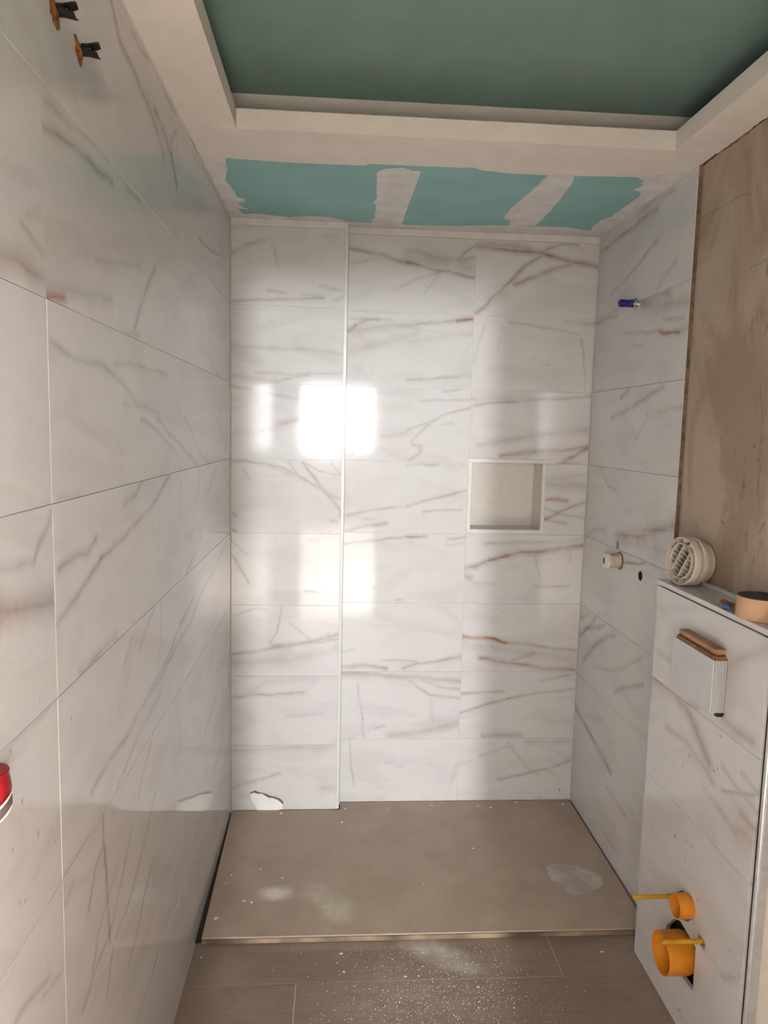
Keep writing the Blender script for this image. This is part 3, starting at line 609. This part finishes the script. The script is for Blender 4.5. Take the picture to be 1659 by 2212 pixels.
def bar(name, a0, b0, a1, b1, th, h0, h1, tiltv=0.0):
    d = Vector((a1-a0, b1-b0)).normalized(); n = Vector((-d.y, d.x))*th*.5
    t = Vector((-d.y, d.x))*tiltv
    bm = bmesh.new()
    q = []
    for (h, s) in ((h0, 1), (h1, 0)):
        for (a, b) in ((a0+n.x, b0+n.y), (a1+n.x, b1+n.y), (a1-n.x, b1-n.y), (a0-n.x, b0-n.y)):
            q.append(bm.verts.new(vp(a+t.x*s, b+t.y*s, h)))
    for f in ((0,1,2,3), (7,6,5,4), (0,4,5,1), (1,5,6,2), (2,6,7,3), (3,7,4,0)): bm.faces.new([q[i] for i in f])
    return mesh(name, bm, M['vent'], vent)
ri = VR-.022
GA = math.radians(60)          # direction of the two long bars on the face
ca, sa = math.cos(GA), math.sin(GA)
def gp(u, v): return (ca*u - sa*v, sa*u + ca*v)
for off in (-.018, .018):
    L_ = math.sqrt(ri*ri-off*off); p0, p1 = gp(-L_, off), gp(L_, off)
    bar('long_bar', *p0, *p1, .002, -.012, .009)
for kk in range(-3, 4):
    u = kk*.0138
    hw = math.sqrt(max(0, ri*ri-u*u))
    if hw < .008: continue
    for (s0, s1) in ((-hw, -.018), (-.018, .018), (.018, hw)):
        s0, s1 = max(s0, -hw), min(s1, hw)
        if s1-s0 < .004: continue
        bar('louvre', *gp(u, s0), *gp(u, s1), .0014, -.010, .007, .006)
for kk in range(12):
    an = 2*math.pi*kk/12
    bar('spoke', (VR-.020)*math.cos(an), (VR-.020)*math.sin(an), (VR-.006)*math.cos(an), (VR-.006)*math.sin(an), .0014, -.010, .006)
# valve
pv = at(1562, 1304, 2, LZ+.013)
vv = empty('ball_valve', (pv.x, pv.y, LZ), 'small brass ball valve with blue handle beside the tape roll', 'valve')
vo = Vector((pv.x, pv.y, LZ+.0125)); vd = Vector((.25, -1, 0)).normalized()
mklathe('body', M['brass'], vv, vo, vd, [(.007, 0), (.0125, 0), (.0125, .008), (.0095, .010), (.0105, .02), (.0105, .03), (.0095, .040), (.0125, .042), (.0125, .05), (.007, .05)], 8, True)
bm = bmesh.new(); hp = vo+vd*.024
lathe(bm, hp, (-1, -.15, .1), [(0, .006), (.004, .006), (.004, .014), (0, .014)], 10)
a_ = hp+Vector((-.016, .0, .0015))
box(bm, a_.x-.004, a_.x+.003, a_.y-.028, a_.y+.008, a_.z-.005, a_.z+.005, bev=.0015)
mesh('handle', bm, M['bluehandle'], vv)
# tape
tc = Vector((1.434, -1.370, LZ+.0005))
tr = empty('tape_roll', tc, 'thick roll of cream masking tape lying flat on the ledge', 'tape')
TR, TH = .055, .052
mklathe('tape', M['tape'], tr, tc, (0, 0, 1), [(TR-.016, 0), (TR-.001, 0), (TR, .001), (TR, TH-.001), (TR-.001, TH), (TR-.016, TH)], 56, True)
mklathe('core', M['tape_core'], tr, tc, (0, 0, 1), [(TR-.018, 0), (TR-.016, 0), (TR-.016, TH), (TR-.018, TH)], 48, True)
mklathe('side_film', M['tape_core'], tr, tc, (0, 0, 1), [(TR-.018, TH), (TR-.002, TH), (TR-.002, TH+.0006), (TR-.018, TH+.0006)], 48, True)

# ------------------------------------------------------------------ flush plate guard and wood on it
gA, gC = at(1455, 1374, 0, PX-.034), at(1533, 1542, 0, PX-.034)
gy0, gy1, gz0, gz1 = gC.y, gA.y, gC.z, gA.z
bm = bmesh.new(); box(bm, PX-.02, PX+.06, gy0-.005, gy1+.003, gz0-.003, gz1+.003)
cut([TILES[('p', i)] for i in (2, 3)], bm)
gd = empty('flush_guard', (PX, (gy0+gy1)/2, gz0), 'white ribbed plastic guard box over the flush plate opening of the low wall', 'guard box')
mkbox('cover', M['guard'], gd, PX-.034, PX-.030, gy0, gy1, gz0, gz1, bev=.001)
for kk in range(8):
    x0 = PX-.030+kk*.0046
    mkbox('rib', M['guard'], gd, x0+.0016, x0+.0046, gy0+.0006, gy1-.001, gz0+.001, gz1-.001, bev=.0005)
mkbox('core', M['tape_core'], gd, PX-.030, PX+.05, gy0+.003, gy1-.003, gz0+.003, gz1-.003)
mkbox('foot', M['dark'], gd, PX-.016, PX+.004, gy0-.0005, gy0+.012, gz0-.008, gz0+.0005)
wd_ = empty('wood_offcut', (PX-.015, gy0+.1, gz1), 'brown grooved wooden offcut lying on the white guard box', 'wood offcut')
mkbox('lower_layer', M['clay'], wd_, PX-.031, PX-.003, gy0+.000, gy1-.012, gz1+.0002, gz1+.009, bev=.001)
mkbox('tongue', M['clay'], wd_, PX-.024, PX-.006, gy0+.008, gy1-.012, gz1+.009, gz1+.014)
mkbox('upper_layer', M['wood'], wd_, PX-.028, PX-.001, gy0+.004, gy1-.018, gz1+.014, gz1+.026, bev=.001)

# ------------------------------------------------------------------ pipes and rods of the wall-hung toilet
def phole(px):
    bm = bmesh.new(); prism(bm, [at(x, y, 0, PX)+Vector((-.03, 0, 0)) for x, y in px], (.07, 0, 0)); cut([TILES[('p', 0)], TILES[('p', 1)]], bm)
cB = at(1427, 2058, 0, PX-.062); cS = at(1458, 1957, 0, PX-.040)
phole([(1456, 1984), (1470, 1990), (1503, 2047), (1496, 2141), (1470, 2105), (1430, 2040), (1440, 1998)])
phole([(1443, 1925), (1449, 1930), (1476, 1923), (1492, 1945), (1495, 1962), (1493, 1985), (1486, 1991), (1470, 1985), (1452, 1960)])
phole([(1509, 2016), (1521, 2032), (1523, 2040), (1522, 2055), (1507, 2035)])
bpipe = empty('drain_pipe', (PX, cB.y, cB.z), 'large open orange waste pipe end low on the installation wall', 'pipe')
rB = .0555
mklathe('shell', M['orange'], bpipe, cB, (1, 0, 0), [(rB-.003, 0), (rB, 0), (rB, .065), (rB-.006, .075), (rB-.006, .105), (rB-.009, .105), (rB-.009, .072), (rB-.003, .062)], 56, True)
mklathe('end_seal', M['orange'], bpipe, cB, (1, 0, 0), [(0, .095), (rB-.008, .095)], 40)
spipe = empty('flush_pipe', (PX, cS.y, cS.z), 'small open orange flush pipe end above the large waste pipe', 'pipe')
rS = .0325
mklathe('shell', M['orange'], spipe, cS, (1, 0, 0), [(rS-.0025, 0), (rS, 0), (rS, .045), (rS-.004, .052), (rS-.004, .085), (rS-.007, .085), (rS-.007, .05), (rS-.0025, .043)], 48, True)
mklathe('end_seal', M['orange'], spipe, cS, (1, 0, 0), [(0, .075), (rS-.006, .075)], 40)
for (px, lb) in (((1447, 1936), 'yellow mounting rod sleeve pointing out beside the small orange pipe'), ((1516, 2033), 'yellow mounting rod sleeve crossing in front of the large orange pipe')):
    q = at(px[0], px[1], 0, PX)
    rd = empty('mounting_rod', q, lb, 'rod', None, 'toilet mounting rods')
    mklathe('sleeve', M['yellow'], rd, q, (-1, 0, 0), [(.0035, -.04), (.0062, -.04), (.0062, .108), (.0035, .108)], 16, True)
    mklathe('threaded_rod', M['chrome'], rd, q, (-1, 0, 0), [(0, -.045), (.0034, -.045), (.0034, .102), (0, .102)], 10)

# ------------------------------------------------------------------ cable outlets on the left wall
def ltiles(z, y): return [TILES[(k, i)] for k in ('l2', 'l3') for i in range(8) if zs[i]-.1 < z < zs[i+1]+.1]
def outlet(poly, base, tip_px, r, lb):
    pts = [at(x, y, 0, 0.0) for x, y in poly]; c = sum(pts, Vector())/len(pts)
    bm = bmesh.new(); prism(bm, [Vector((-.05, p.y, p.z)) for p in pts], (.08, 0, 0)); cut(ltiles(c.z, c.y)+[wall_left], bm)
    ot = empty('cable_outlet', c, lb, 'cable outlet', None, 'cable outlets on left wall')
    bm = bmesh.new(); q = rough_poly([Vector((-.0012, p.y, p.z)) for p in pts], .0008, .006)
    A_ = [bm.verts.new(p) for p in q]; cc = bm.verts.new((.004, c.y, c.z)); 
    for i in range(len(A_)): bm.faces.new((A_[i], A_[(i+1) % len(A_)], cc))
    B_ = [bm.verts.new(p+Vector((-.02, 0, 0))) for p in q]
    for i in range(len(A_)): j = (i+1) % len(A_); bm.faces.new((A_[i], A_[j], B_[j], B_[i]))
    mesh('foam', bm, M['ochre'], ot)
    b = at(base[0], base[1], 0, 0.0); 
    bm = bmesh.new(); lathe(bm, b, (1, 0, 0), [(r*.75, -.006), (r, -.006), (r*1.0, .008), (r*1.25, .022), (r*1.3, .026), (r*1.05, .026), (r*.8, .008)], 20, True)
    for v in bm.verts:   # notch in the mouth of the sleeve
        d = v.co-b
        if d.x > .015 and abs(d.z) < r*.65: v.co.x = b.x+.014
    mesh('sleeve', bm, M['black'], ot, True)
    bm = bmesh.new()
    for dy, dz in ((.002, .002), (-.003, -.001), (.001, -.004)): lathe(bm, b+Vector((0, dy, dz)), (1, .1*dy, .1), [(0, -.004), (.0016, -.004), (.0016, .012), (0, .012)], 8)
    mesh('wire', bm, M['beige'], ot)
s8 = 8.295
outlet([(60+x/s8, y/s8) for x, y in [(820,600),(880,620),(930,780),(1000,860),(1012,1010),(985,1180),(960,1215),(930,1180),(880,1010),(842,880),(860,800)]],
       (60+985/s8, 895/s8), None, .0095, 'black cable sleeve in a torn hole on the left wall, nearer the shower')
outlet([(60+x/s8, y/s8) for x, y in [(385,-60),(470,-60),(510,40),(560,100),(575,270),(560,320),(600,500),(560,560),(520,540),(450,400),(440,320),(400,220)]],
       (60+550/s8, 180/s8), None, .0095, 'black cable sleeve in a torn hole on the left wall, nearest the camera')

# ------------------------------------------------------------------ red holder at the left edge
rc = at(-23, 1712, 0, 0.0)
rh = empty('red_holder', rc, 'red plastic holder with a white printed sticker fixed to the left wall', 'holder')
mklathe('cup', M['red'], rh, rc+Vector((.004, 0, -.029)), (0, 0, 1), [(0, 0), (.012, .001), (.020, .013), (.0225, .022), (.0235, .035), (.0215, .047), (.0205, .051), (.0215, .056), (.020, .058), (0, .058)], 28, squash=.9)
mkbox('wall_plate', M['red'], rh, rc.x, rc.x+.006, rc.y-.022, rc.y+.014, rc.z-.02, rc.z+.02, bev=.001)
def onred(y, z, rr=.0242): return Vector((rc.x+.004+math.sqrt(max(0, rr*rr-(y*y)))*.9, rc.y+y, rc.z+z))

st = []
bm = bmesh.new()
def patch(bm, ang0, ang1, zA0, zA1, zB0, zB1, rad, n=6):
    prev = None
    for k in range(n+1):
        f = k/n; an = ang0+(ang1-ang0)*f; lo = zA0+(zB0-zA0)*f; hi = zA1+(zB1-zA1)*f
        P = []
        for z in (lo, hi):
            P.append(bm.verts.new((rc.x+.004+math.cos(an)*rad*.98, rc.y+math.sin(an)*rad, rc.z+z)))
        if prev: bm.faces.new((prev[0], P[0], P[1], prev[1]))
        prev = P
patch(bm, -1.1, .12, -.034, -.014, -.016, .006, .0243); sticker = mesh('sticker', bm, M['sticker'], rh)
bm = bmesh.new(); patch(bm, -.9, -.05, -.028, -.015, -.013, .000, .0247); mesh('print', bm, M['ink'], sticker)

# ------------------------------------------------------------------ plaster filler at the broken tile of the boxing
fp = [at(x, y, 1, -BD) for x, y in [(541,1714),(548,1711),(558,1714),(565,1713),(572,1717),(580,1722),(590,1723),(600,1727),(606,1731),(611,1737),(610,1746),(603,1750),(556,1750),(552,1740),(544,1728)]]
pf = empty('plaster_filler', (fp[0].x+.06, -BD, TZ), 'lump of white filler at the broken bottom tile of the boxing', 'filler')
bm = bmesh.new(); prism(bm, [Vector((p.x, -BD, max(p.z, TZ+.0005))) for p in fp], (0, -.005, 0)); mesh('lump', bm, M['filler'], pf)
cr = [at(x, y, 1, -BD) for x, y in [(540,1712),(550,1708),(560,1711),(572,1714),(584,1719),(596,1721),(606,1726),(612,1733),(611,1738),(604,1731),(594,1726),(582,1724),(572,1719),(562,1717),(550,1714)]]
bm = bmesh.new(); prism(bm, rough_poly([Vector((p.x, -BD-.0002, p.z)) for p in cr], .0015, .006), (0, -.0035, 0)); mesh('broken_edge', bm, M['wall_core'], pf)

# ------------------------------------------------------------------ scrap of plastic film on the tray
sc_px = [(1180,1873),(1188,1868),(1205,1868),(1240,1870),(1275,1880),(1292,1890),(1305,1895),(1300,1905),(1311,1910),(1297,1918),(1275,1929),(1250,1934),(1228,1931),(1222,1922),(1218,1912),(1190,1903),(1185,1890)]
ctr = at(1245, 1898, 2, TZ)
bm = bmesh.new(); rings = []
for f in (1.0, .7, .4):
    ring = []
    for x, y in sc_px:
        p = at(x, y, 2, TZ); q = ctr+(p-ctr)*f
        ring.append(bm.verts.new((q.x, q.y, TZ+.001+random.uniform(.0, .004)*(1 if f < 1 else .3))))
    rings.append(ring)
for A_, B_ in zip(rings[:-1], rings[1:]):
    for i in range(len(A_)): j = (i+1) % len(A_); bm.faces.new((A_[i], A_[j], B_[j], B_[i]))
bm.faces.new(rings[-1])
tag(mesh('film_scrap', bm, M['film'], None, True), 'crumpled scrap of translucent plastic film lying on the shower tray', 'film scrap')

# ------------------------------------------------------------------ plaster chips and crumbs
def chip_mesh(seed):
    rnd = random.Random(seed); bm = bmesh.new(); n = 7
    top = []; bot = []
    for k in range(n):
        an = 2*math.pi*k/n+rnd.uniform(-.3, .3); r = rnd.uniform(.6, 1.0)
        bot.append(bm.verts.new((math.cos(an)*r, math.sin(an)*r*.7, 0))); top.append(bm.verts.new((math.cos(an)*r*.75, math.sin(an)*r*.5, rnd.uniform(.25, .5))))
    for i in range(n): j = (i+1) % n; bm.faces.new((bot[i], bot[j], top[j], top[i]))
    bm.faces.new(top); bm.faces.new(bot[::-1])
    bmesh.ops.recalc_face_normals(bm, faces=bm.faces[:])
    me = bpy.data.meshes.new('plaster_chip'); bm.to_mesh(me); bm.free(); me.materials.append(M['crumb']); return me
CH = [chip_mesh(s) for s in range(5)]
chips_tray = [(1022,1832,.006),(1033,1741,.010),(1060,1744,.011),(933,1740,.009),(1178,1775,.007),(543,1949,.008),(527,1946,.008),(563,1877,.006),(467,1983,.012),(500,1890,.008),(488,1908,.006),(607,1757,.010),(745,1747,.010),(738,1776,.008),(837,1750,.007),(1115,1731,.010),(963,1874,.004),(914,1908,.005),(1019,1859,.004),(610,1896,.007),(1216,1737,.009),(511,1790,.006)]
for i, (x, y, s) in enumerate(chips_tray):
    p = at(x, y, 2, TZ); o = link('plaster_chip', CH[i % 5], None); o.location = (p.x, min(p.y, -.02), TZ); o.scale = (s, s, s*.55); o.rotation_euler = (0, 0, i*1.7)
    tag(o, 'small white plaster chip lying on the shower tray', 'plaster chip', None, 'plaster chips on the shower tray')
chips_floor = [(737,2060,.007),(743,2099,.006),(1033,2132,.007),(1300,2056,.006),(1111,2177,.005),(435,2068,.005),(876,2109,.006),(904,2108,.005)]
for i, (x, y, s) in enumerate(chips_floor):
    p = at(x, y, 2, 0); o = link('plaster_chip', CH[(i+2) % 5], None); o.location = (p.x, p.y, 0.0); o.scale = (s, s, s*.6); o.rotation_euler = (0, 0, i*2.1)
    tag(o, 'small white plaster chip lying on the brown plank floor', 'plaster chip', None, 'plaster chips on the plank floor')
rnd = random.Random(3); bm = bmesh.new()
def crumb(x, y, z, s):
    a = rnd.uniform(0, 6.28); h = s*rnd.uniform(.5, 1.0)
    v = [bm.verts.new((x+math.cos(a+k*2.09)*s*rnd.uniform(.6, 1), y+math.sin(a+k*2.09)*s*rnd.uniform(.6, 1), z)) for k in range(3)]; t = bm.verts.new((x, y, z+h))
    for k in range(3): bm.faces.new((v[k], v[(k+1) % 3], t))
n = 0
while n < 4600:
    x = rnd.gauss(.76, .20); y_ = -0.87-abs(rnd.gauss(.24, .14))
    if 0.02 < x < 1.37 and y_ > -2.0: crumb(x, y_, 0.0, min(.0027, rnd.expovariate(1/.0006)+.0004)); n += 1
tag(mesh('plaster_crumbs', bm, M['crumb'], None), 'fine white plaster crumbs scattered over the plank floor', 'crumbs', 'stuff')
bm = bmesh.new()
for k in range(420):
    crumb(rnd.uniform(.06, 1.40), rnd.uniform(-.82, -.08), TZ, min(.003, rnd.expovariate(1/.0005)+.0003))
tag(mesh('plaster_crumbs', bm, M['crumb'], None), 'fine white plaster crumbs scattered over the shower tray', 'crumbs', 'stuff')
